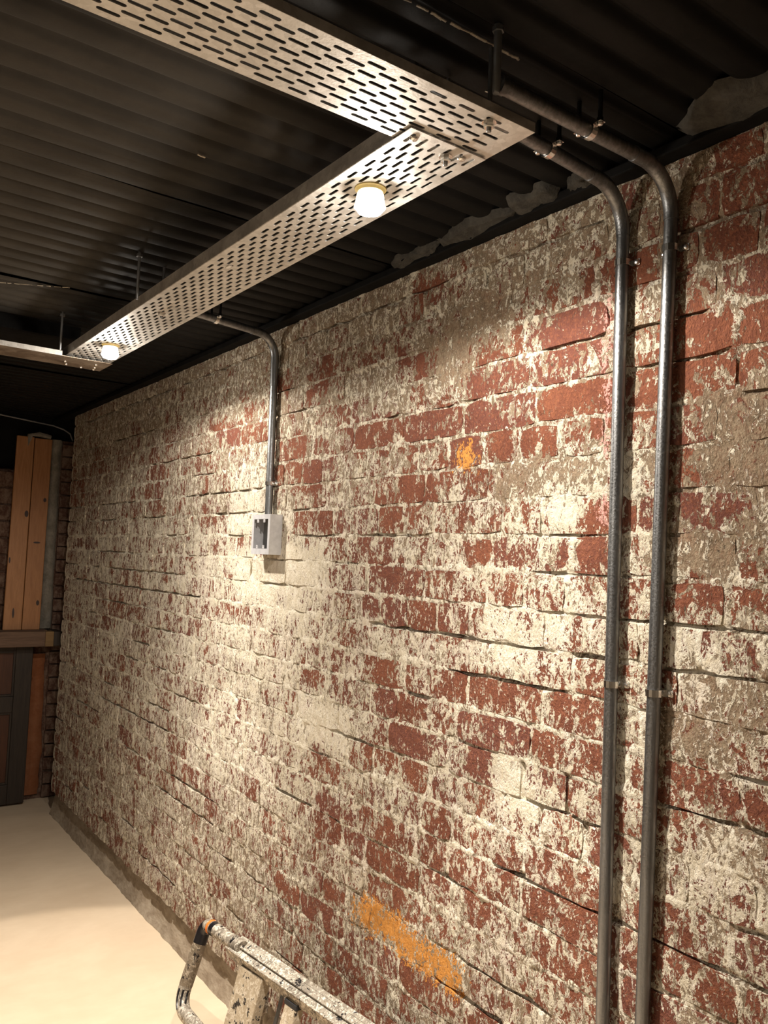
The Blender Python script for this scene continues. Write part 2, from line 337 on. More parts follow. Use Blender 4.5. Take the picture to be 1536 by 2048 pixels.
TAN=[(0.851,1.36,0.713,1.298),(0.854,1.759,0.723,1.68),(0.871,1.607,0.73,1.536),(0.812,1.112,0.709,1.063),(1.36,1.758,1.219,1.689),(1.549,2.15,1.366,2.062),(1.625,2.088,1.449,2.006),(0.916,2.21,0.852,2.133),(0.846,1.848,0.719,1.755),(0.894,1.252,0.786,1.219),(1.159,1.776,1.065,1.707)]
WHT=[(1.091,1.729,1.04,1.681),(1.211,1.689,1.14,1.629),(2.739,1.801,2.525,1.651),(2.664,1.51,2.359,1.419),(0.811,1.046,0.756,1.031),(0.877,1.401,0.799,1.384),(2.195,1.061,1.965,1.016),(1.334,1.374,1.171,1.369),(2.43,1.441,2.225,1.372),(1.319,1.058,1.2,1.046),(2.371,1.533,2.116,1.493)]
CRK=[(1.334,1.369,1.171,1.368),(1.501,1.298,1.141,1.29),(1.117,1.367,1.018,1.365),(1.193,0.891,0.926,0.874),(0.926,0.871,0.707,0.865),(0.77,1.855,0.721,1.854),(1.581,1.36,1.416,1.356),(1.328,0.916,1.167,0.909),(1.841,1.36,1.581,1.352),(2.331,0.825,2.114,0.817),(4.169,0.823,3.283,0.814),(3.159,1.804,2.537,1.763),(0.902,1.158,0.711,1.141),(1.514,0.589,1.297,0.56),(4.745,1.404,3.004,1.376),(1.269,0.653,1.157,0.638)]

# ================================================================== brick wall on the right
WX = 1.2933                     # face plane of the wall
Y0, Y1 = -0.80, 4.955           # its ends
ZB, ZT = 0.130, 2.302           # overhanging foot, top under the steel strip
beds = [2.2395 - .0803 * i for i in range(26)]
rows = []                       # (z low, z high)
hi = ZT
for zb in beds: rows.append((zb, hi)); hi = zb
rows.append((ZB, hi))
rnd = random.Random(5)
courses = []                    # list of head joint positions per course
for k in range(len(rows)):
    js = []; y = Y1
    header = (k % 5 == 1)
    y2 = Y1 - (0.115 if (k % 2 and not header) else 0.0) - (0.06 if header else 0)
    js.append(Y1)
    y = y2 if y2 < Y1 - .03 else Y1
    if y < Y1: js.append(y)
    while y > Y0 + .05:
        L = .12 if header else .24
        if not header and rnd.random() < .16: L = .12
        y -= L * rnd.uniform(.955, 1.045); js.append(max(y, Y0))
    js[-1] = Y0
    courses.append(js)
def boxfield(y, z, L, soft, pad):
    out = np.zeros(np.broadcast(y, z).shape)
    for (ya, za, yb, zb) in L:
        cy, cz = (ya + yb) / 2, (za + zb) / 2; hy = max(abs(ya - yb) / 2, pad); hz = max(abs(za - zb) / 2, pad)
        d = np.maximum(np.abs(y - cy) - hy, np.abs(z - cz) - hz)
        out = np.maximum(out, np.clip(1 - d / soft, 0, 1))
    return out
def sstep(x, a, b):
    t = np.clip((x - a) / (b - a), 0, 1); return t * t * (3 - 2 * t)
ORG = [(1.80, .625, 1.66, .575), (1.66, .61, 1.44, .562), (1.845, .60, 1.815, .57), (1.470, 1.79, 1.462, 1.77)]
PNK = [(1.056, 2.10, 1.052, 1.62)]
def fields(y, z):
    y = np.asarray(y, float); z = np.asarray(z, float)
    n = vnoise(y, z, 2.2, 90, 3)
    low = sstep(-z, -1.05, -.75) * sstep(-y, -2.6, -1.7)          # lower right: mostly scrubbed back to brick
    far = sstep(y, 2.4, 3.6)
    mid = sstep(z, .5, .9) * sstep(-z, -1.75, -1.5)
    red = -.12 + .05 * n + .17 * low + .08 * mid * sstep(-y, -2.4, -1.6) + .05 * far
    red = red + .46 * boxfield(y, z, RED, .024, .012) - .30 * boxfield(y, z, TAN, .04, .03) - .25 * boxfield(y, z, WHT, .05, .03)
    red = red - .25 * sstep(z, 1.95, 2.2) * sstep(y, .95, 1.2)
    tan = .12 + .14 * sstep(z, 1.55, 2.05) + .45 * boxfield(y, z, TAN, .05, .03) + .25 * sstep(-y, -1.0, -.8) + .10 * low
    wht = .10 + .17 * mid * sstep(y, 1.9, 2.3) * sstep(-y, -3.4, -2.8) + .25 * mid + .6 * boxfield(y, z, WHT, .06, .03) + .10 * far
    edge = sstep(y, Y1 - .035, Y1 - .005)
    return red - .5 * edge, tan * (1 - edge), wht + .6 * edge
def set_attrs(me, y, z, red, tan, wht, r):
    n = len(y)
    org = boxfield(y, z, ORG, .035, .012); pnk = boxfield(y, z, PNK, .012, .002)
    for nm, a in (('red', red), ('tan', tan), ('wht', wht), ('rnd', np.full(n, r) if np.isscalar(r) else r), ('org', org), ('pnk', pnk)):
        at = me.attributes.new(nm, 'FLOAT', 'POINT'); at.data.foreach_set('value', np.asarray(a, np.float32))
CRK += [(4.70, 2.2395, 3.45, 2.2395), (3.30, 2.2395, 2.55, 2.2395), (2.35, 2.2395, 1.56, 2.2395), (1.40, 2.2395, 1.08, 2.2395), (4.2, 2.079, 3.6, 2.079)]
crk = {}                        # bed index -> stretches that are raked out
for (ya, za, yb, zb) in CRK:
    k = int(np.argmin([abs((za + zb) / 2 - b) for b in beds])); crk.setdefault(k, []).append((min(ya, yb), max(ya, yb)))

# --- mortar: one fine relief sheet that fills the joints and laps over the arrises
ys = np.concatenate([np.arange(Y0, .55, .03), np.arange(.55, 1.9, .0055), np.arange(1.9, 3.2, .0075), np.arange(3.2, Y1 - .004, .011), [Y1]])
zs = np.concatenate([np.arange(ZB, ZT - .003, .0062), [ZT]])
YY, ZZ = np.meshgrid(ys, zs, indexing='ij')
dz = np.full(zs.shape, 9.0); bedi = np.zeros(zs.shape, int)
for i, zb in enumerate(beds):
    d = np.abs(zs - zb); m_ = d < dz; dz = np.where(m_, d, dz); bedi = np.where(m_, i, bedi)
dy = np.full(YY.shape, 9.0)
for k, (za, zb) in enumerate(rows):
    sel = np.where((zs >= za) & (zs < zb + 1e-6))[0]
    J = np.array(courses[k]); d = np.min(np.abs(ys[:, None] - J[None, :]), axis=1)
    dy[:, sel] = d[:, None]
DJ = np.minimum(dy, dz[None, :])                       # distance to the nearest joint line
lap = vnoise(YY, ZZ, 38, 3, 3); lump = vnoise(YY, ZZ, 14, 31, 4); fine = vnoise(YY, ZZ, 95, 57, 2)
prot = -.0003 + .0022 * lump + .0012 * fine + .0042 * np.clip(.2 - DJ / .016 + .55 * lap, -.6, .8)
rake = np.zeros(YY.shape)
for i in range(len(beds)):
    selz = np.where((bedi == i) & (dz < .013))[0]
    if len(selz) == 0: continue
    a = vnoise(ys, np.full(ys.shape, beds[i] * 3.1), 3.2, 200 + i, 3)
    amt = np.clip((a - .36) * 4, 0, 1) * .55
    for (ya, yb) in crk.get(i, []):
        amt = np.maximum(amt, np.clip(np.minimum(ys - ya, yb - ys) / .02 + .6, 0, 1) * (.72 + .28 * np.sin(ys * 31)))
    wig = vnoise(ys, np.full(ys.shape, i * 1.7), 22, 400 + i, 3) * .0022
    prof = np.clip(1.25 - np.abs(zs[None, selz] - beds[i] - .001 - wig[:, None]) / .0062, 0, 1)
    rake[:, selz] = np.maximum(rake[:, selz], amt[:, None] * prof)
headr = np.clip((vnoise(YY, ZZ, 6, 777, 2) - .72) * 5, 0, 1) * np.clip(1.2 - dy / .006, 0, 1)
prot = prot - .020 * np.maximum(rake, headr * .8)
prot = prot - .006 * (1 - sstep(ZZ, ZB, ZB + .02)) - .008 * sstep(YY, Y1 - .02, Y1)
XX = WX - prot
ny, nz = YY.shape
V = np.stack([XX, YY, ZZ], -1).reshape(-1, 3)
idx = np.arange(ny * nz).reshape(ny, nz)
Q = np.stack([idx[:-1, :-1], idx[:-1, 1:], idx[1:, 1:], idx[1:, :-1]], -1).reshape(-1, 4)
me = bpy.data.meshes.new('wall_right')
me.vertices.add(len(V)); me.vertices.foreach_set('co', V.astype(np.float32).ravel())
me.loops.add(Q.size); me.loops.foreach_set('vertex_index', Q.astype(np.int32).ravel())
me.polygons.add(len(Q)); me.polygons.foreach_set('loop_start', (np.arange(len(Q)) * 4).astype(np.int32))
me.polygons.foreach_set('loop_total', np.full(len(Q), 4, np.int32)); me.update(); me.validate()
me.polygons.foreach_set('use_smooth', np.ones(len(me.polygons), bool))
fy, fz = V[:, 1], V[:, 2]
r_, t_, w_ = fields(fy, fz)
jr = (np.clip(1 - DJ / .014, 0, 1)).reshape(-1)
set_attrs(me, fy, fz, r_ - .40 - .25 * jr, t_ * .8, w_ + .14, .3)
wall = link('wall_right', me, None, M['wall']); tag(wall, kind='structure')
# the thickness of the wall: core behind the face, and its far end
core = MB(); core.box((WX + .022, Y0, ZB), (WX + .34, Y1 - .004, ZT + .02))
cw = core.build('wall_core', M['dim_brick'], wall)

# --- the bricks
def brick_mesh(ya, yb, za, zb, rs):
    j = .0042
    ya += j * rs.uniform(.5, 1.5); yb -= j * rs.uniform(.5, 1.5); za += j * rs.uniform(.5, 1.4); zb -= j * rs.uniform(.5, 1.4)
    nx = 6 if yb - ya > .15 else 3; nzz = 3
    out = rs.normal(0, .001); tilt = rs.normal(0, .0045); tilt2 = rs.normal(0, .0032)
    vs = []; cy, cz = (ya + yb) / 2, (za + zb) / 2
    for i in range(nx + 1):
        for k in range(nzz + 1):
            y = ya + (yb - ya) * i / nx; z = za + (zb - za) * k / nzz
            e = (i in (0, nx)) + (k in (0, nzz))
            if e == 2: y += (.004 if i == 0 else -.004) * rs.uniform(.3, 1.4); z += (.004 if k == 0 else -.004) * rs.uniform(.3, 1.4)
            elif e == 1: y += rs.normal(0, .0012); z += rs.normal(0, .0012)
            x = WX - .0012 - out - tilt * (y - cy) - tilt2 * (z - cz) + rs.normal(0, .0007) + (.0008 if e == 1 else .002 if e == 2 else 0)
            vs.append((x, y, z))
    g = lambda i, k: i * (nzz + 1) + k
    fs = [(g(i, k), g(i, k + 1), g(i + 1, k + 1), g(i + 1, k)) for i in range(nx) for k in range(nzz)]
    ring = [g(i, 0) for i in range(nx + 1)] + [g(nx, k) for k in range(1, nzz + 1)] + [g(i, nzz) for i in range(nx - 1, -1, -1)] + [g(0, k) for k in range(nzz - 1, 0, -1)]
    n0 = len(vs)
    for i in ring: vs.append((WX + .024, vs[i][1], vs[i][2]))
    m = len(ring)
    fs += [(ring[i], ring[(i + 1) % m], n0 + (i + 1) % m, n0 + i) for i in range(m)]
    return vs, fs, cy, cz
def screen_area(ya, yb, za, zb):
    """how large a brick shows in the photograph (0 if outside the frame): picks the 300 built singly"""
    q = []
    for (y, z) in ((ya, za), (yb, za), (yb, zb), (ya, zb)):
        d = Vector((WX, y, z)) - CAM; dd = d.dot(F_)
        if dd < .1: return 0
        q.append((768 + 1632 * d.dot(R_) / dd, 1024 - 1632 * d.dot(U_) / dd))
    cx = sum(p[0] for p in q) / 4; cy = sum(p[1] for p in q) / 4
    if not (-10 < cx < 1546 and -10 < cy < 2058): return 0
    return abs(sum(q[i][0] * q[(i + 1) % 4][1] - q[(i + 1) % 4][0] * q[i][1] for i in range(4))) / 2
allb = []
for k, (za, zb) in enumerate(rows):
    J = courses[k]
    for a, b_ in zip(J[1:], J[:-1]):
        if b_ - a < .03: continue
        allb.append((screen_area(a, b_, za, zb), a, b_, za, zb))
allb.sort(key=lambda t: -t[0])
rs = np.random.RandomState(21); rest_v = []; rest_f = []; rest_r = []; rest_b = []
for n, (ar, a, b_, za, zb) in enumerate(allb):
    vs, fs, cy, cz = brick_mesh(a, b_, za, zb, rs); rr = rs.rand(); rb = rs.normal(0, .10)
    if n < 298:
        vv = np.array(vs); r_, t_, w_ = fields(vv[:, 1], vv[:, 2])
        o = mesh('brick', [(v[0] - WX, v[1] - cy, v[2] - cz) for v in vs], fs, M['wall'], wall)
        o.location = (WX, cy, cz)
        set_attrs(o.data, vv[:, 1], vv[:, 2], r_ + rb, t_, w_, rr)
    else:
        m0 = len(rest_v); rest_v += vs; rest_f += [tuple(i + m0 for i in f) for f in fs]; rest_r += [rr] * len(vs); rest_b += [rb] * len(vs)
o = mesh('brick_courses', rest_v, rest_f, M['wall'], wall); tag(o, kind='stuff')
vv = np.array(rest_v); r_, t_, w_ = fields(vv[:, 1], vv[:, 2])
set_attrs(o.data, vv[:, 1], vv[:, 2], r_ + np.array(rest_b), t_, w_, np.array(rest_r))

# --- the footing below the overhang
yy = np.concatenate([np.arange(Y0, 1.2, .06), np.arange(1.2, 4.97, .018)])
prof = [(.036, .150), (.034, .118), (.024, .100), (.020, .070), (.014, .048), (.008, .022), (-.001, 0.0)]
vs = []; fs = []
for i, y in enumerate(yy):
    for k, (dx, z) in enumerate(prof):
        a = float(vnoise(y, z, 16, 61, 3)); c = float(vnoise(y, z, 9, 67, 3))
        vs.append((WX + dx - .004 * a, y, max(0, z + .004 * c * (0 < k < 6))))
n = len(prof)
fs = [(i * n + k + 1, i * n + k, (i + 1) * n + k, (i + 1) * n + k + 1) for i in range(len(yy) - 1) for k in range(n - 1)]
e0 = (len(yy) - 1) * n
vs += [(WX + .3, Y1 + .013, .150), (WX + .3, Y1 + .013, 0)]
fs.append(tuple(e0 + k for k in range(n)) + (len(vs) - 1, len(vs) - 2))
o = mesh('trim_1', vs, fs, M['footing'], None, True); o.data.set_sharp_from_angle(angle=math.radians(50)); tag(o, kind='structure')

# ================================================================== floor and the other walls
XL, YF, YB = -2.3, -1.7, 5.42
def slab(name, a, b, mat, bev=0): 
    m = MB(); m.box(a, b, bev); return tag(m.build(name, mat), kind='structure')
slab('floor', (XL - .1, YF - .1, -.08), (1.75, YB + .12, 0), M['floor'])
slab('wall_left', (XL - .12, YF, 0), (XL, YB, 2.45), M['plaster_dark'])
slab('wall_front', (XL, YF - .12, 0), (1.3, YF, 2.45), M['plaster_dark'])
slab('wall_front_return', (WX + .01, YF - .12, 0), (WX + .34, Y0, 2.32), M['plaster_dark']).name = 'wall_front_right'
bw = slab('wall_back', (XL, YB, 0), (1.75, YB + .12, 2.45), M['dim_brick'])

# ================================================================== corrugated ceiling
CZ = 2.330
ceil = slab('ceiling', (XL, YF, CZ + .034), (1.75, YB, CZ + .10), M['black_steel'])
seams = [-1.70, -.92, -.02, .895, 1.785, 2.62, 3.05, 3.9, 4.7, 5.42]
PITCH = .0745
def sheet(ya, yb, n):
    xs = [XL, -1.6, -1.0, -.5, -.2, 0, .15, .3, .45, .6, .75, .9, 1.05, 1.2, 1.30]
    st = []; y = ya - .012
    while y < yb: st.append(y); y += PITCH / 22
    st.append(yb)
    vs = []; fs = []; r2 = random.Random(n)
    ph = [r2.uniform(-.002, .002) for _ in xs]
    for i, x in enumerate(xs):
        for y in st:
            t = ((y + ph[i] - 1.481) / PITCH) % 1.0
            c = .5 + .5 * math.cos(2 * math.pi * t)          # narrow grooves at t = 0, wide bellies between
            z = CZ + .015 * c ** 5 - .0035 * (1 - c)
            z += .0022 * math.sin(x * 2.1 + n * 1.7 + y)
            if y < ya + .004: z -= .006
            if yb - .012 < y: z += .012                       # the lap over the next sheet
            vs.append((x, y, z))
    m = len(st)
    fs = [(i * m + k, i * m + k + 1, (i + 1) * m + k + 1, (i + 1) * m + k) for i in range(len(xs) - 1) for k in range(m - 1)]
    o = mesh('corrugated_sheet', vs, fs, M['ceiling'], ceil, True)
    return o
sheets = [sheet(a, b_, i) for i, (a, b_) in enumerate(zip(seams[:-1], seams[1:]))]
def chips(parent, pts, wdt, seed):
    r2 = random.Random(seed); m = MB()
    for (x0, y0), (x1, y1) in zip(pts[:-1], pts[1:]):
        L = math.hypot(x1 - x0, y1 - y0); k = 0.0
        while k < 1:
            dl = r2.uniform(.006, .022) / L; a = k; b_ = min(1, k + dl); k = b_ + (r2.uniform(0, .010) / L if r2.random() < .35 else 0)
            p = (x0 + (x1 - x0) * a, y0 + (y1 - y0) * a + r2.uniform(-.0015, .0015), CZ - .0080); q = (x0 + (x1 - x0) * b_, y0 + (y1 - y0) * b_ + r2.uniform(-.0015, .0015), CZ - .0080)
            m.obox(p, q, wdt * r2.uniform(.35, 1.2), .0016)
    return m.build('chipped_paint', M['chip'], parent)
chips(sheets[2], [(.60, .902), (.70, .899), (.80, .8965), (.87, .896)], .004, 1)
chips(sheets[3], [(1.03, 1.052), (1.10, 1.060), (1.19, 1.066)], .0035, 2)
chips(sheets[4], [(.60, 1.52), (.618, 1.523)], .004, 3)
chips(sheets[3], [(.70, 1.18), (.712, 1.188)], .004, 4)
chips(sheets[5], [(.40, 2.70), (.63, 2.57)], .004, 5).name = 'chipped_paint'
# mortar packed between the sheet ends and the wall
def blob(yc, w_, x0, seed, parent):
    r2 = np.random.RandomState(seed); vs = []; fs = []; nyb, nxb = 14, 6
    for i in range(nyb + 1):
        for k in range(nxb + 1):
            u = i / nyb; v = k / nxb; prof_ = math.sin(math.pi * min(max(u, .0), 1)) ** .35 * (.72 + .28 * math.sin(u * 9 + seed * 2.3))
            y = yc + (u - .5) * w_ + r2.normal(0, .002); x = 1.262 - v * (1.262 - x0) * (.25 + .75 * prof_) + r2.normal(0, .002)
            z = CZ - .012 - .016 * (1 - v) * prof_ + r2.normal(0, .0015)
            if v == 1 or u in (0, 1): z = CZ + .004
            vs.append((x, y, z))
    fs = [(i * (nxb + 1) + k, i * (nxb + 1) + k + 1, (i + 1) * (nxb + 1) + k + 1, (i + 1) * (nxb + 1) + k) for i in range(nyb) for k in range(nxb)]
    return mesh('mortar_patch', vs, fs, M['grey_mortar'], parent, True)
for (yc, w_, x0, sd, pi_) in [(.72, .30, 1.165, 1, 2), (1.10, .075, 1.225, 2, 3), (1.225, .13, 1.195, 3, 3), (1.42, .28, 1.215, 4, 3), (1.66, .20, 1.228, 6, 3), (.30, .30, 1.18, 9, 2)]:
    blob(yc, w_, x0, sd, sheets[pi_])
# steel strip along the wall head and the steel beam across the room
m = MB(); m.box((1.258, Y0, 2.302), (1.318, YB, 2.322), .003)
tag(m.build('trim_2', M['black_steel']), kind='structure')
m = MB(); m.box((XL, 3.06, 2.286), (.80, 3.075, 2.34), .002); m.box((XL, 3.075, 2.286), (.80, 3.24, 2.298), .002); m.box((XL, 3.225, 2.298), (.80, 3.24, 2.34), .002)
tag(m.build('trim_3', M['black_steel']), kind='structure')

# ================================================================== cable trays
SLOT_L, SLOT_W, SP = .0305, .0068, .0540
def perforated(L, W, rows_n, rowp, margin, first):
    """flat sheet in local (u along, v across), slots staggered row by row"""
    vs = []; fs = []; cache = {}
    def V_(u, v):
        key = (round(u, 5), round(v, 5))
        if key not in cache: cache[key] = len(vs); vs.append((u, v, 0))
        return cache[key]
    def rect(u0, u1, v0, v1):
        if u1 - u0 > 1e-5 and v1 - v0 > 1e-5: fs.append((V_(u0, v0), V_(u1, v0), V_(u1, v1), V_(u0, v1)))
    rect(0, L, 0, margin); rect(0, L, margin + rows_n * rowp, W)
    r = SLOT_W / 2; s = SLOT_L / 2 - r
    for row in range(rows_n):
        v0 = margin + row * rowp; v1 = v0 + rowp; vc = (v0 + v1) / 2
        c = first + (SP / 2 if row % 2 else 0) - SP; cells = []
        while c < L + SP:
            if c - SLOT_L / 2 > .006 and c + SLOT_L / 2 < L - .006: cells.append(c)
            c += SP
        ends = [0] + [(a + b_) / 2 for a, b_ in zip(cells[:-1], cells[1:])] + [L]
        for c, u0, u1 in zip(cells, ends[:-1], ends[1:]):
            hole = []
            for cc, a0 in ((c + s, -90), (c - s, 90)):
                for q in range(5):
                    a = math.radians(a0 + q * 45); hole.append((cc + r * math.cos(a), vc + r * math.sin(a)))
            H = [V_(*h) for h in hole]; A, B, C_, D_ = V_(u0, v0), V_(u1, v0), V_(u1, v1), V_(u0, v1)
            fs.append((A, B, H[0], H[9])); fs.append((B, H[2], H[1], H[0])); fs.append((B, C_, H[2])); fs.append((C_, H[4], H[3], H[2]))
            fs.append((C_, D_, H[5], H[4])); fs.append((D_, H[7], H[6], H[5])); fs.append((D_, A, H[7])); fs.append((A, H[9], H[8], H[7]))
    return vs, fs
def tray_plate(parent, vs, fs, xf, mat, name='perforated_base'):
    o = mesh(name, [xf(v) for v in vs], fs, mat, parent)
    s_ = o.modifiers.new('thickness', 'SOLIDIFY'); s_.thickness = .0016; s_.offset = 0
    return o
def bolt(parent, x, y, z, nut=.0085, rod=.004, drop=.016, top=None, z_top=None):
    """hexagon nut with the rod end poking out below, washer above"""
    m = MB(); m.lathe((x, y, z), (0, 0, -1), [(0, nut * 1.35), (.0015, nut * 1.35)], 16); m.build('washer', M['zinc'], parent, True)
    m = MB(); m.lathe((x, y, z - .0015), (0, 0, -1), [(0, nut), (.0075, nut), (.0085, nut * .85)], 6); m.build('nut', M['zinc'], parent)
    m = MB(); m.lathe((x, y, (z_top or z + .02)), (0, 0, -1), [(0, rod), ((z_top or z + .02) - z + drop - .001, rod), ((z_top or z + .02) - z + drop, rod * .7)], 10)
    m.build('threaded_rod', M['rod'], parent, True)
def screw(parent, x, y, z, r=.0075):
    m = MB(); m.lathe((x, y, z), (0, 0, -1), [(0, r * 1.0), (.001, r), (.0032, r * .8), (.0045, r * .35), (.0047, .0008)], 16)
    m.build('screw', M['zinc'], parent, True)
# across the room, near
TZ = 2.200
t = thing('cable_tray', 'near perforated galvanised cable tray running across the ceiling away from the brick wall', 'cable tray', (-.6, .948, TZ))
base = t.location.copy()
rx = lambda x: x - base.x
ry = lambda y: y - base.y
xl, xr = XL + .02, .885
skew = lambda x: (x - .885) * -.006
vs, fs = perforated(xr - xl, .152, 11, .0122, .009, .018)
tray_plate(t, vs, fs, lambda v: (rx(xr - v[0]), ry(.872 + v[1] + skew(xr - v[0])), 0), M['galv'])
for yq, nm in ((.8725, 'side_flange'), (1.0235, 'side_flange')):
    m = MB(); m.obox((rx(xl), ry(yq + skew(xl)), .007), (rx(xr), ry(yq + skew(xr)), .007), .0016, .015); m.build(nm, M['galv'], t)
bolt(t, rx(.81), ry(.895), -.0008, z_top=.115)
# along the wall
LZ = 2.196
t2 = thing('cable_tray', 'long perforated galvanised cable tray parallel to the brick wall carrying two lit lamps', 'cable tray', (.799, 1.97, LZ))
b2 = t2.location.copy()
ya, yb = .978, 2.975
vs, fs = perforated(yb - ya, .155, 11, .0122, .0105, .026)
tray_plate(t2, vs, fs, lambda v: (-.0775 + v[1] + .004 * (1 - v[0] / 2), v[0] + ya - b2.y, 0), M['galv'])
for xq, hgt in ((-.0777, .030), (.0777, .010)):
    m = MB(); m.obox((xq + .004, ya + .046 - b2.y, hgt / 2), (xq, yb - b2.y, hgt / 2), .0016, hgt); m.build('side_flange', M['galv'], t2)
screw(t2, -.052, 1.000 - b2.y, -.001); screw(t2, .048, 1.000 - b2.y, -.001)
bolt(t2, .024, 1.012 - b2.y, -.0008, z_top=.13)
bolt(t2, -.01, 2.20 - b2.y, -.0008, z_top=.13)
m = MB(); m.box((-.03, 1.72 - b2.y, -.0035), (-.022, 1.74 - b2.y, -.0008)); m.build('swarf', M['zinc'], t2)
# across the room, far
FZ = 2.184
t3 = thing('cable_tray', 'far dull metal cable tray crossing under the far end of the long tray', 'cable tray', (-.6, 2.96, FZ))
b3 = t3.location.copy()
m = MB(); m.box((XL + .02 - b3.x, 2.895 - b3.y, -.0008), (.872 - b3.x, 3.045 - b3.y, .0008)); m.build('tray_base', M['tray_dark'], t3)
m = MB(); m.box((XL + .02 - b3.x, 2.894 - b3.y, -.0008), (.700 - b3.x, 2.8955 - b3.y, .016)); m.build('side_flange', M['galv'], t3)
m = MB(); m.box((XL + .02 - b3.x, 3.0445 - b3.y, -.0008), (.872 - b3.x, 3.046 - b3.y, .016)); m.build('side_flange', M['galv'], t3)
for (x, y) in ((.73, 2.975), (.745, 3.02), (.80, 3.03), (.84, 3.0), (.845, 3.032), (.83, 2.95)): screw(t3, x - b3.x, y - b3.y, -.0008, .006)
# hangers
def hanger(x, y, z0, label, r=.005):
    m = MB(); m.lathe((0, 0, 0), (0, 0, 1), [(0, r * .8), (.002, r), (2.345 - z0, r)], 12)
    o = thing('hanger_rod', label, 'rod', (x, y, z0), 'hanger rods of the cable trays'); m.build('rod', M['rod'], o, True)
    m = MB(); m.lathe((0, 0, 2.316 - z0), (0, 0, 1), [(0, .009), (.007, .009)], 6); m.build('nut', M['rod'], o)
    return o
hanger(.792, .862, 2.222, 'thick steel rod stub hanging from black ceiling beside the near tray', .0062)
hanger(.700, 2.145, 2.20, 'thin steel rod behind the middle of the long tray', .004)
hanger(.690, 2.885, 2.20, 'thin steel rod beside the far end of the long tray', .004)
# added tray run outside the frame, mirrors the long one, carries the fill lamp
t4 = thing('cable_tray', 'added unseen perforated tray on the left side, put in to carry the fill lamp', 'cable tray', (-1.0, 1.97, LZ))
vs, fs = perforated(yb - ya - .140, .155, 11, .0122, .0105, .026)
tray_plate(t4, vs, fs, lambda v: (-.0775 + v[1], v[0] + ya + .055 - b2.y, 0), M['galv'])
for xq in (-.0777, .0777):
    m = MB(); m.box((xq - .0008, ya + .055 - b2.y, 0), (xq + .0008, yb - .085 - b2.y, .03)); m.build('side_flange', M['galv'], t4)

# ================================================================== lamps
def downlight(x, y, z, label, k=1.0):
    o = thing('downlight', label, 'lamp', (x, y, z), 'downlights under the cable trays')
    m = MB(); m.lathe((0, 0, 0), (0, 0, -1), [(-.004, .0), (-.004, .0285), (.0, .029), (.002, .0285), (.003, .026), (.007, .0235)], 28); m.build('mounting_ring', M['lamp_clip'], o, True)
    m = MB(); m.lathe((0, 0, -.006), (0, 0, -1), [(0, .022), (.004, .0240), (.014, .0258), (.023, .0270), (.0265, .0285), (.0285, .0285), (.0288, .0265), (.0282, .0258)], 28); m.build('housing', M['lamp_body'], o, True)
    m = MB(); m.lathe((0, 0, -.0342), (0, 0, -1), [(0, .0256), (.003, .0254), (.0085, .0215), (.0115, .013), (.0125, .001)], 28); m.build('lens', M['lens'], o, True)
    def spot(nm, watts, half, blend, dz):
        L = bpy.data.lights.new(nm, 'SPOT'); L.energy = watts * k; L.spot_size = math.radians(2 * half); L.spot_blend = blend
        L.color = LAMP_COL; L.shadow_soft_size = .016
        q = bpy.data.objects.new(nm, L); COL.objects.link(q); q.parent = o; q.location = (0, 0, dz)
    spot('beam_flood', FLOOD, 48.5, .07, -.053); spot('beam_core', CORE, 46, 1.0, -.053); spot('beam_inner', INNER, 25.5, .14, -.053); spot('beam_spill', SPILL, 88, .25, -.053)
    L = bpy.data.lights.new('beam_side', 'POINT'); L.energy = SIDE * k; L.color = LAMP_COL; L.shadow_soft_size = .014
    q = bpy.data.objects.new('beam_side', L); COL.objects.link(q); q.parent = o; q.location = (0, 0, -.058)
    return o
downlight(.797, 1.190, LZ - .0008, 'large glaring round downlight under the near half of the long tray')
downlight(.795, 2.672, LZ - .0008, 'small glaring round downlight at the far end of the long tray')
downlight(-1.0, 1.30, LZ - .0008, 'added unseen fill downlight under the added tray on the left of the room', .8)  # added lamp out of view, brightens the left of the room

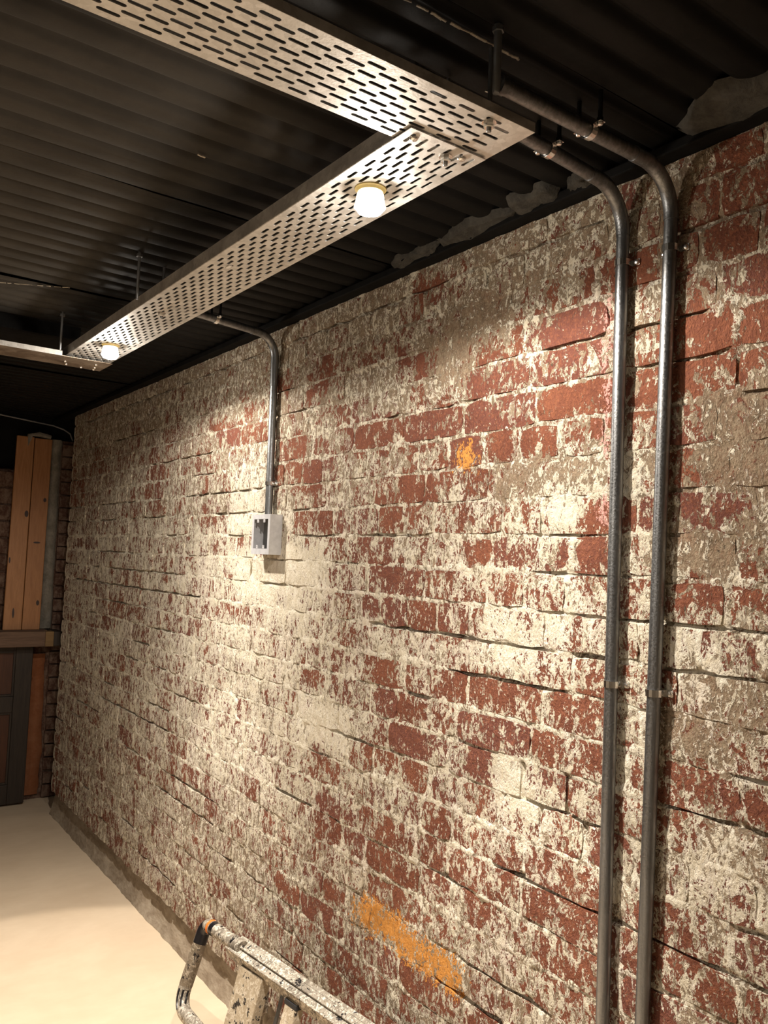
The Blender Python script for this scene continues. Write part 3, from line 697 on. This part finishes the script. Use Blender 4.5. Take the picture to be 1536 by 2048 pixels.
# ================================================================== conduits
CR = .0125
def conduit(label, path_c, y_c, xstart, zstart, ystart, ybend, ytop, zend, yend, bend_r, saddles, zsad, coup, open_end=False):
    """ceiling run, bend at the wall head, drop down the wall; all in world coordinates under an Empty"""
    wx = WX - .0195; cz = zstart
    o = thing('conduit', label, 'conduit', (wx, ytop, zend))
    B_ = o.location.copy(); loc = lambda p: (p[0] - B_.x, p[1] - B_.y, p[2] - B_.z)
    P0 = (xstart, ystart, cz); Cn = (wx, ybend, cz); P1 = (wx, yend, zend)
    pts = arc(P0, Cn, P1, bend_r, 14)
    a, b_ = pts[0], pts[-1]
    k = .03
    dirc = (Vector(P0) - Vector(Cn)).normalized(); dw = (Vector(P1) - Vector(Cn)).normalized()
    a2 = a + dirc * k; bb = b_ + dw * (b_.z - coup)
    m = MB(); m.tube([loc(P0), loc(a2)], CR, 18, True); m.build('ceiling_length', M['conduit'], o, True)
    m = MB(); m.tube([loc(a2)] + [loc(q) for q in pts] + [loc(bb)], CR + .0012, 18, True); m.build('bend', M['conduit'], o, True)
    m = MB(); m.tube([loc(bb), loc(P1)], CR, 18, True); m.build('drop_length', M['conduit'], o, True)
    if open_end:
        m = MB(); m.lathe(loc(P0), tuple(-(Vector(Cn) - Vector(P0)).normalized()), [(0, CR + .0016), (.012, CR + .0016), (.0122, CR - .001), (.002, CR - .0015)], 18); m.build('end_bush', M['conduit'], o, True)
        m = MB(); m.tube([loc((xstart - .002, ystart, cz - .004)), loc((xstart - .012, ystart + .006, cz - .012)), loc((xstart - .022, ystart + .004, cz - .016)), loc((xstart - .030, ystart + .010, cz - .013))], .0016, 8); m.build('wire_end', M['zinc'], o, True)
    # half-round saddles with two lugs
    for (zz, ax) in [(q, 'wall') for q in zsad] + [(q, 'ceil') for q in saddles]:
        if ax == 'wall':
            f = (P1[2] - zz) / (P1[2] - b_.z); yc = P1[1] + (b_.y - P1[1]) * f; c = Vector((wx, yc, zz)); nrm = Vector((-1, 0, 0)); run = Vector((0, 0, 1)); depth = WX - wx - .003
        else:
            f = (zz - P0[0]) / (Cn[0] - P0[0]); yc = P0[1] + (Cn[1] - P0[1]) * f; c = Vector((zz, yc, cz)); nrm = Vector((0, 0, -1)); run = (Vector(Cn) - Vector(P0)).normalized(); depth = .006
        side = run.cross(nrm).normalized(); W = .0062; rr = CR + .0010; th = .0016
        prof2 = [(-rr - .016, -depth), (-rr, -depth)] + [(-rr * math.cos(q / 8 * math.pi), rr * math.sin(q / 8 * math.pi)) for q in range(9)] + [(rr, -depth), (rr + .016, -depth)]
        vs = []; fs = []
        for (s_, h) in prof2:
            L = math.hypot(s_, h); ex = 0 if abs(h + depth) < 1e-6 else 1
            so, ho = (s_ * (1 + th / L), h * (1 + th / L)) if ex else (s_, h + th)
            for (q, w__) in (((s_, h), -W), ((s_, h), W), ((so, ho), W), ((so, ho), -W)):
                vs.append(loc(c + side * q[0] + nrm * q[1] + run * w__))
        for i in range(len(prof2) - 1):
            for q in range(4): fs.append((i * 4 + q, i * 4 + (q + 1) % 4, (i + 1) * 4 + (q + 1) % 4, (i + 1) * 4 + q))
        fs.append((0, 1, 2, 3)); fs.append(tuple((len(prof2) - 1) * 4 + q for q in (3, 2, 1, 0)))
        sd = mesh('saddle', vs, fs, M['zinc'], o)
        for s_ in (-1, 1):
            hc = c + side * s_ * (rr + .0095) + nrm * (-depth + th)
            if ax == 'ceil':
                sp_ = MB(); sp_.lathe(loc((hc.x, hc.y, hc.z + .002)), (0, 0, 1), [(0, .0055), (.006, .0055), (.007, .004), (CZ - hc.z - .004, .004)], 12); sp_.build('spacer', M['black_steel'], sd, True)
            m = MB(); m.lathe(loc(hc), tuple(nrm), [(0, .0062), (.0022, .006), (.0048, .0042), (.0056, .001)], 12); m.build('screw', M['zinc'], sd, True)
    return o
conduit('left steel conduit of the pair running down the wall, from behind the near tray end', None, None, .70, 2.268, .955, 1.008, 1.01, .40, 1.0115, .085, [1.035], [2.128, 1.314], 2.183)
conduit('right steel conduit of the pair down the wall, its ceiling end left open', None, None, .842, 2.268, .8985, .8985, .91, .40, .930, .085, [1.040], [2.126, 1.312], 2.18, True)
cC = conduit('short thin steel conduit dropping from the long tray to the metal box', None, None, .86, 2.268, 2.345, 2.438, 2.43, 1.664, 2.428, .075, [1.03], [1.770], 2.10)

# ================================================================== switch box
BX0, BX1 = WX - .045, WX - .0015; BY0, BY1, BZ0, BZ1 = 2.362, 2.488, 1.533, 1.665
jb = thing('junction_box', 'open pale metal two gang switch box on the brick wall under the short conduit', 'electrical box', (BX1, (BY0 + BY1) / 2, BZ0))
J_ = jb.location.copy(); lb = lambda a: (a[0] - J_.x, a[1] - J_.y, a[2] - J_.z)
th = .0016
for (a, b_, nm, mt) in (((BX0, BY0, BZ0), (BX1, BY0 + th, BZ1), 'side_plate', 'box_metal'), ((BX0, BY1 - th, BZ0), (BX1, BY1, BZ1), 'side_plate', 'box_metal'),
                    ((BX0, BY0 + th, BZ0), (BX1, BY1 - th, BZ0 + th), 'bottom_plate', 'box_metal'), ((BX0, BY0 + th, BZ1 - th), (BX1, BY1 - th, BZ1), 'top_plate', 'box_metal')):
    m = MB(); m.box(lb(a), lb(b_)); m.build(nm, M[mt], jb)
for (ya_, yb_) in ((BY0 + .05, BY1 - th), ):
    m = MB(); m.box(lb((BX1 - .002, ya_, BZ0 + th)), lb((BX1, yb_, BZ1 - th))); m.build('back_plate', M['box_inside'], jb)
fm = MB(); rim = .0135
fm.box(lb((BX0 - .002, BY0 - .0005, BZ0)), lb((BX0, BY0 + rim, BZ1))); fm.box(lb((BX0 - .002, BY1 - rim, BZ0)), lb((BX0, BY1 + .0005, BZ1)))
fm.box(lb((BX0 - .002, BY0 + rim, BZ0)), lb((BX0, BY1 - rim, BZ0 + .019))); fm.box(lb((BX0 - .002, BY0 + rim, BZ1 - .016)), lb((BX0, BY1 - rim, BZ1)))
fm.build('front_frame', M['box_metal'], jb)
for yq in (BY0 + .041, BY1 - .041):
    for (z0, z1) in ((BZ0 + .018, BZ0 + .030), (BZ1 - .027, BZ1 - .015)):
        m = MB(); m.box(lb((BX0 - .002, yq - .0055, z0)), lb((BX0, yq + .0055, z1)))
        lug = m.build('lug', M['box_metal'], jb)
        m = MB(); zc = z1 - .004 if z0 < 1.6 else z0 + .004
        m.lathe(lb((BX0 - .002, yq, zc)), (-1, 0, 0), [(-.001, .0016), (.0003, .0016)], 10); m.build('screw_hole', M['box_inside'], lug)
m = MB(); m.lathe(lb((BX0 + .020, BY0 + .0002, (BZ0 + BZ1) / 2)), (0, -1, 0), [(-.001, .0092), (.0008, .0092), (.0008, .0080), (.0006, .0078)], 20); m.build('knockout', M['box_metal'], jb, True)

# ================================================================== step ladder lying on its side by the wall
lad = thing('stepladder', 'paint splattered aluminium stepladder lying on its side against the foot of the brick wall', 'ladder', (1.06, 2.42, 0))
l0 = lad.location.copy(); ll = lambda p: (p[0] - l0.x, p[1] - l0.y, p[2] - l0.z)
UT = Vector((1.128, 2.430, .372)); LT = Vector((1.046, 2.415, .150))           # hoop corners
UD = Vector((.112, -1.0, .005)).normalized(); LD = Vector((.050, -1.0, -.066)).normalized()
hoop = [UT + UD * .21] + arc(UT + UD * .21, UT, LT, .030, 8) + arc(UT, LT, LT + LD * .5, .055, 10) + [LT + LD * .62]
HR = .0205
m = MB(); m.tube([ll(q) for q in hoop], HR, 18); hp = m.build('hoop', M['ladder'], lad, True)
def sleeve(p, q, mat, name, r=HR + .0008):
    m = MB(); m.tube([ll(p), ll(q)], r, 18, False); return m.build(name, mat, hp, True)
dn = (LT - UT).normalized()
ca = arc(UT + UD * .21, UT, LT, .030, 8)
m = MB(); m.tube([ll(q) for q in ca[3:] + [UT + dn * .058]], HR + .0008, 18, False); m.build('black_tape', M['black_tape'], hp, True)
sleeve(UT + UD * .045, UT + UD * .064, M['black_tape'], 'black_tape'); sleeve(UT + UD * .030, UT + UD * .041, M['orange_tape'], 'orange_tape')
cpts = arc(UT, LT, LT + LD * .5, .055, 10)
for q in range(3):                                     # three black stripes round the outside of the lower bend
    a_ = -.75 + .75 * q; run = []
    for n_, c_ in enumerate(cpts[:8]):
        tg = (cpts[n_ + 1] - c_).normalized(); ov = Vector((-.52, -.80, .30)); ov = (ov - tg * ov.dot(tg)).normalized(); sd_ = tg.cross(ov)
        run.append(c_ + (ov * math.cos(a_) + sd_ * math.sin(a_)) * (HR - .0012))
    m = MB(); m.tube([ll(r_q) for r_q in run], .0036, 8); m.build('black_stripe', M['black_tape'], hp, True)
sleeve(UT + dn * .058, UT + dn * .178, M['brown_sleeve'], 'brown_sleeve', HR + .0005)  # darker brown cover over the middle of the crossbar
# upper stile: channel with two lips, beginning beyond the hoop leg
S0 = UT + UD * .165 + Vector((.004, 0, -.004)); S1 = UT + UD * 1.15
m = MB(); m.obox(ll(S0), ll(S1), .058, .016, (-.45, 0, 1), .002); m.obox(ll(S0 + Vector((-.026, 0, -.016))), ll(S1 + Vector((-.026, 0, -.016))), .005, .038, (-.45, 0, 1), .001)
m.obox(ll(S0 + Vector((.020, .02, -.006))), ll(S1 + Vector((.020, 0, -.006))), .006, .046, (-.45, 0, 1), .001)
m.obox(ll(S0 + Vector((-.006, -.03, .010))), ll(S1 + Vector((-.006, 0, .010))), .010, .006, (-.45, 0, 1), .001)
m.build('stile', M['ladder'], lad)
S2 = LT + LD * .58; S3 = LT + LD * 1.9; S3.z = .02; S2.z = max(S2.z, .06)
m = MB(); m.obox(ll(S2), ll(S3), .05, .03, (0, 0, 1), .003); m.build('stile', M['ladder'], lad)
# treads: boards between the stiles
def tread(k, wid, thk, top_in, mat):
    up = UT + UD * k + Vector((-.012, 0, -.030)); lo = LT + LD * k + Vector((.02, 0, .0))
    m = MB(); m.obox(ll(lo), ll(up), wid, thk, tuple(UD), .003)
    return m.build('tread', mat, lad)
tr = tread(.300, .034, .115, .03, M['ladder_step'])
tr2 = tread(.495, .028, .050, .03, M['ladder_step']); tr3 = tread(.80, .034, .115, .03, M['ladder_step'])
up = UT + UD * .495 + Vector((-.016, 0, -.032))
m = MB(); m.obox(ll(up + Vector((0, 0, -.010))), ll(up + Vector((.001, 0, .004))), .031, .054, tuple(UD), .002); m.build('black_cap', M['rubber'], lad)
m = MB(); m.tube([ll(UT + UD * .385 + Vector((.035, 0, -.02))), ll(LT + LD * .40 + Vector((.055, 0, .0)))], .006, 10); m.build('brace', M['conduit'], lad, True)
# rear frame resting on the floor
m = MB(); m.obox(ll(UT + UD * .20 + Vector((.075, 0, -.06))), ll((1.232, 2.245, .012)), .045, .022, tuple(UD), .002); m.build('rear_leg', M['ladder'], lad)
# crust of dried plaster on the lower hinge
m = MB()
for (dx, dy_, r) in ((0, 0, .024), (.018, -.045, .022), (-.006, .03, .013)):
    cpt = Vector((1.200, 2.10, 0.198)) + Vector((dx, dy_, 0)); m.lathe(ll(cpt), (0, 0, 1), [(-.03, r), (-.012, r * 1.02), (.004, r * .95), (.014, r * .7), (.02, r * .3), (.021, .001)], 16)
m.build('plaster_crust', M['crust'], lad, True)
m = MB(); m.obox(ll((1.200, 2.14, 0.158)), ll((1.220, 2.03, 0.153)), .05, .05, (0, 0, 1), .004); m.build('hinge_block', M['ladder'], lad)

# ================================================================== the back of the room
# brick pier just past the end of the wall
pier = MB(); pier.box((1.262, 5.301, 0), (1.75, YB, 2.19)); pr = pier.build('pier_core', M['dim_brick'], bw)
r2 = random.Random(3)
bshare = {}
for k in range(27):
    z0 = .01 + k * .0803
    for (xa, xb) in (((1.318, 1.40), (1.408, 1.62)) if k % 2 else ((1.318, 1.52), (1.528, 1.72))):
        m = MB(); j = r2.uniform(-.006, .006); m.box((xa + r2.uniform(0, .006), 5.278 + j, z0), (xb, 5.30, z0 + .071 + r2.uniform(-.003, .003)), .003)
        m.build('brick', M['dim_brick'], bw)
# lime filled strip beside the pier, irregular
vs = []; fs = []; nn = 46
for i in range(nn + 1):
    z = 1.03 + (2.19 - 1.03) * i / nn; a = .010 * float(vnoise(z, 0, 9, 5, 3)); b_ = .010 * float(vnoise(z, 3, 9, 8, 3))
    vs += [(1.248 + a, 5.30, z), (1.255 + a, 5.272 + .006 * b_, z), (1.296 + b_, 5.270 + a * .5, z), (1.318 + b_ * .4, 5.30, z)]
for i in range(nn):
    for k in range(3): fs.append((i * 4 + k, i * 4 + k + 1, (i + 1) * 4 + k + 1, (i + 1) * 4 + k))
mesh('lime_strip', vs, fs, M['lime'], bw, True)
# ochre plaster below the ledge
vs = []; fs = []; nn = 40
for i in range(nn + 1):
    z = .03 + (.875 - .03) * i / nn; a = .012 * float(vnoise(z, 1, 8, 15, 3)); b_ = .012 * float(vnoise(z, 4, 8, 18, 3))
    nick = .045 * max(0, 1 - abs(z - .72) / .05)
    vs += [(1.19 + a + nick, 5.30, z), (1.195 + a + nick, 5.284, z), (1.30 + b_, 5.284, z), (1.305 + b_, 5.30, z)]
for i in range(nn):
    for k in range(3): fs.append((i * 4 + k, i * 4 + k + 1, (i + 1) * 4 + k + 1, (i + 1) * 4 + k))
mesh('ochre_plaster', vs, fs, M['orange_plaster'], bw, True)
# rough brick infill behind the boards, and the black painted band above
m = MB(); m.box((XL, 5.36, 2.0), (1.76, YB, 2.34)); m.build('black_band', M['black_steel'], bw)
m = MB(); m.box((XL, 5.30, 0), (1.262, YB, 1.98)); m.build('infill', M['dim_brick'], bw)
for k in range(9):
    z0 = 1.075 + k * .1005; 
    for (xa, xb) in ((.60, .83), (.838, 1.05)):
        m = MB(); m.box((xa, 5.285 + r2.uniform(-.006, .006), z0), (xb + r2.uniform(-.01, .01), 5.30, z0 + .09), .004); m.build('brick', M['dim_brick'], bw)
m = MB(); m.tube([(1.085, 5.27, 2.01), (1.12, 5.265, 2.20), (1.17, 5.27, 2.212), (1.24, 5.275, 2.20)], .016, 8); m.build('lime_lump', M['lime'], bw, True)
# ledge of old timber with a pale end block
led = thing('timber_ledge', 'old brown timber ledge spanning the back wall under the pine boards', 'ledge', (1.0, 5.18, .945))
e0 = led.location.copy(); le = lambda a: (a[0] - e0.x, a[1] - e0.y, a[2] - e0.z)
m = MB(); m.box(le((.30, 5.10, .938)), le((1.245, 5.175, 1.028)), .004); m.build('front_rail', M['old_timber'], led)
m = MB(); m.box(le((1.245, 5.101, .938)), le((1.292, 5.17, 1.027)), .003); m.build('end_block', M['pale_block'], led)
m = MB(); m.box(le((1.292, 5.103, .940)), le((1.345, 5.30, 1.025)), .003); m.build('dark_end', M['dark_timber'], led)
m = MB(); m.box(le((.30, 5.175, .97)), le((1.27, 5.30, 1.030)), .003); m.build('top_board', M['old_timber'], led)
# the two pine boards stand on the ledge and lean on the infill
def board(xa0, xa1, xb0, xb1, zb_, zt_, mat, label):
    """xa: foot, xb: head"""
    o = thing('pine_board', label, 'board', ((xa0 + xa1) / 2, 5.215, zb_), 'pine boards on the ledge')
    base = o.location; bx = lambda x, y, z: (x - (xb0 + xb1) / 2, y - 5.225, z - 1.75)
    y0, y1, t_ = 5.180, 5.255, .020
    vs = [bx(xa0, y0, zb_), bx(xa1, y0, zb_), bx(xa1, y0 + t_, zb_), bx(xa0, y0 + t_, zb_), bx(xb0, y1, zt_), bx(xb1, y1, zt_), bx(xb1, y1 + t_, zt_), bx(xb0, y1 + t_, zt_)]
    fs = [(0, 1, 5, 4), (1, 2, 6, 5), (2, 3, 7, 6), (3, 0, 4, 7), (3, 2, 1, 0), (4, 5, 6, 7)]
    q = mesh('plank', vs, fs, mat, o); q.location = ((xb0 + xb1) / 2 - base.x, 5.225 - base.y, 1.75 - base.z)
    bv = q.modifiers.new('arris', 'BEVEL'); bv.width = .0035; bv.segments = 2
    return o
board(1.022, 1.124, 1.045, 1.144, 1.031, 2.190, M['pine'], 'left one of two upright pine boards on the timber ledge')
board(1.127, 1.226, 1.148, 1.248, 1.031, 2.186, M['pine2'], 'right one of two upright pine boards, nearest the brick wall')
# panelled door standing below the ledge
dr = thing('panelled_door', 'dark brown panelled timber door standing under the ledge on the left', 'door', (.9, 5.22, 0))
d0 = dr.location.copy(); ld = lambda a: (a[0] - d0.x, a[1] - d0.y, a[2] - d0.z)
X0, X1, Z0, Z1, Y_ = .42, 1.205, .012, .935, 5.20
for (a, b_, nm) in (((X1 - .095, Y_, Z0), (X1, Y_ + .04, Z1), 'stile'), ((X0, Y_, Z0), (X0 + .095, Y_ + .04, Z1), 'stile'),
                ((X0 + .095, Y_, Z0), (X1 - .095, Y_ + .04, Z0 + .115), 'bottom_rail'), ((X0 + .095, Y_, .545), (X1 - .095, Y_ + .04, .64), 'middle_rail'), ((X0 + .095, Y_, Z1 - .03), (X1 - .095, Y_ + .04, Z1), 'top_rail')):
    m = MB(); m.box(ld(a), ld(b_), .004); m.build(nm, M['dark_timber'], dr)
for (z0, z1) in ((Z0 + .115, .545), (.64, Z1 - .03)):
    m = MB(); m.box(ld((X0 + .09, Y_ + .018, z0 - .005)), ld((X1 - .09, Y_ + .030, z1 + .005))); pn = m.build('panel', M['door_panel'], dr)
    m = MB()
    for (a, b_) in (((X1 - .107, Y_ + .006, z0), (X1 - .095, Y_ + .02, z1)), ((X0 + .095, Y_ + .006, z0), (X0 + .107, Y_ + .02, z1)), ((X0 + .107, Y_ + .006, z0), (X1 - .107, Y_ + .02, z0 + .012)), ((X0 + .107, Y_ + .006, z1 - .012), (X1 - .107, Y_ + .02, z1))):
        m.box(ld(a), ld(b_), .002)
    m.build('moulding', M['dark_timber'], pn)
# cable along the head of the back wall
m = MB(); m.tube([(.20, 5.352, 2.335), (.60, 5.350, 2.325), (.92, 5.349, 2.318), (1.05, 5.349, 2.306), (1.16, 5.350, 2.296), (1.27, 5.35, 2.286), (1.33, 5.345, 2.270), (1.37, 5.335, 2.245), (1.385, 5.32, 2.20)], .0048, 10)
cbl = m.build('cable', M['cable'], None, True); tag(cbl, 'thin pale cable sagging along the top of the black back wall', 'cable')
bpy.context.view_layer.update()
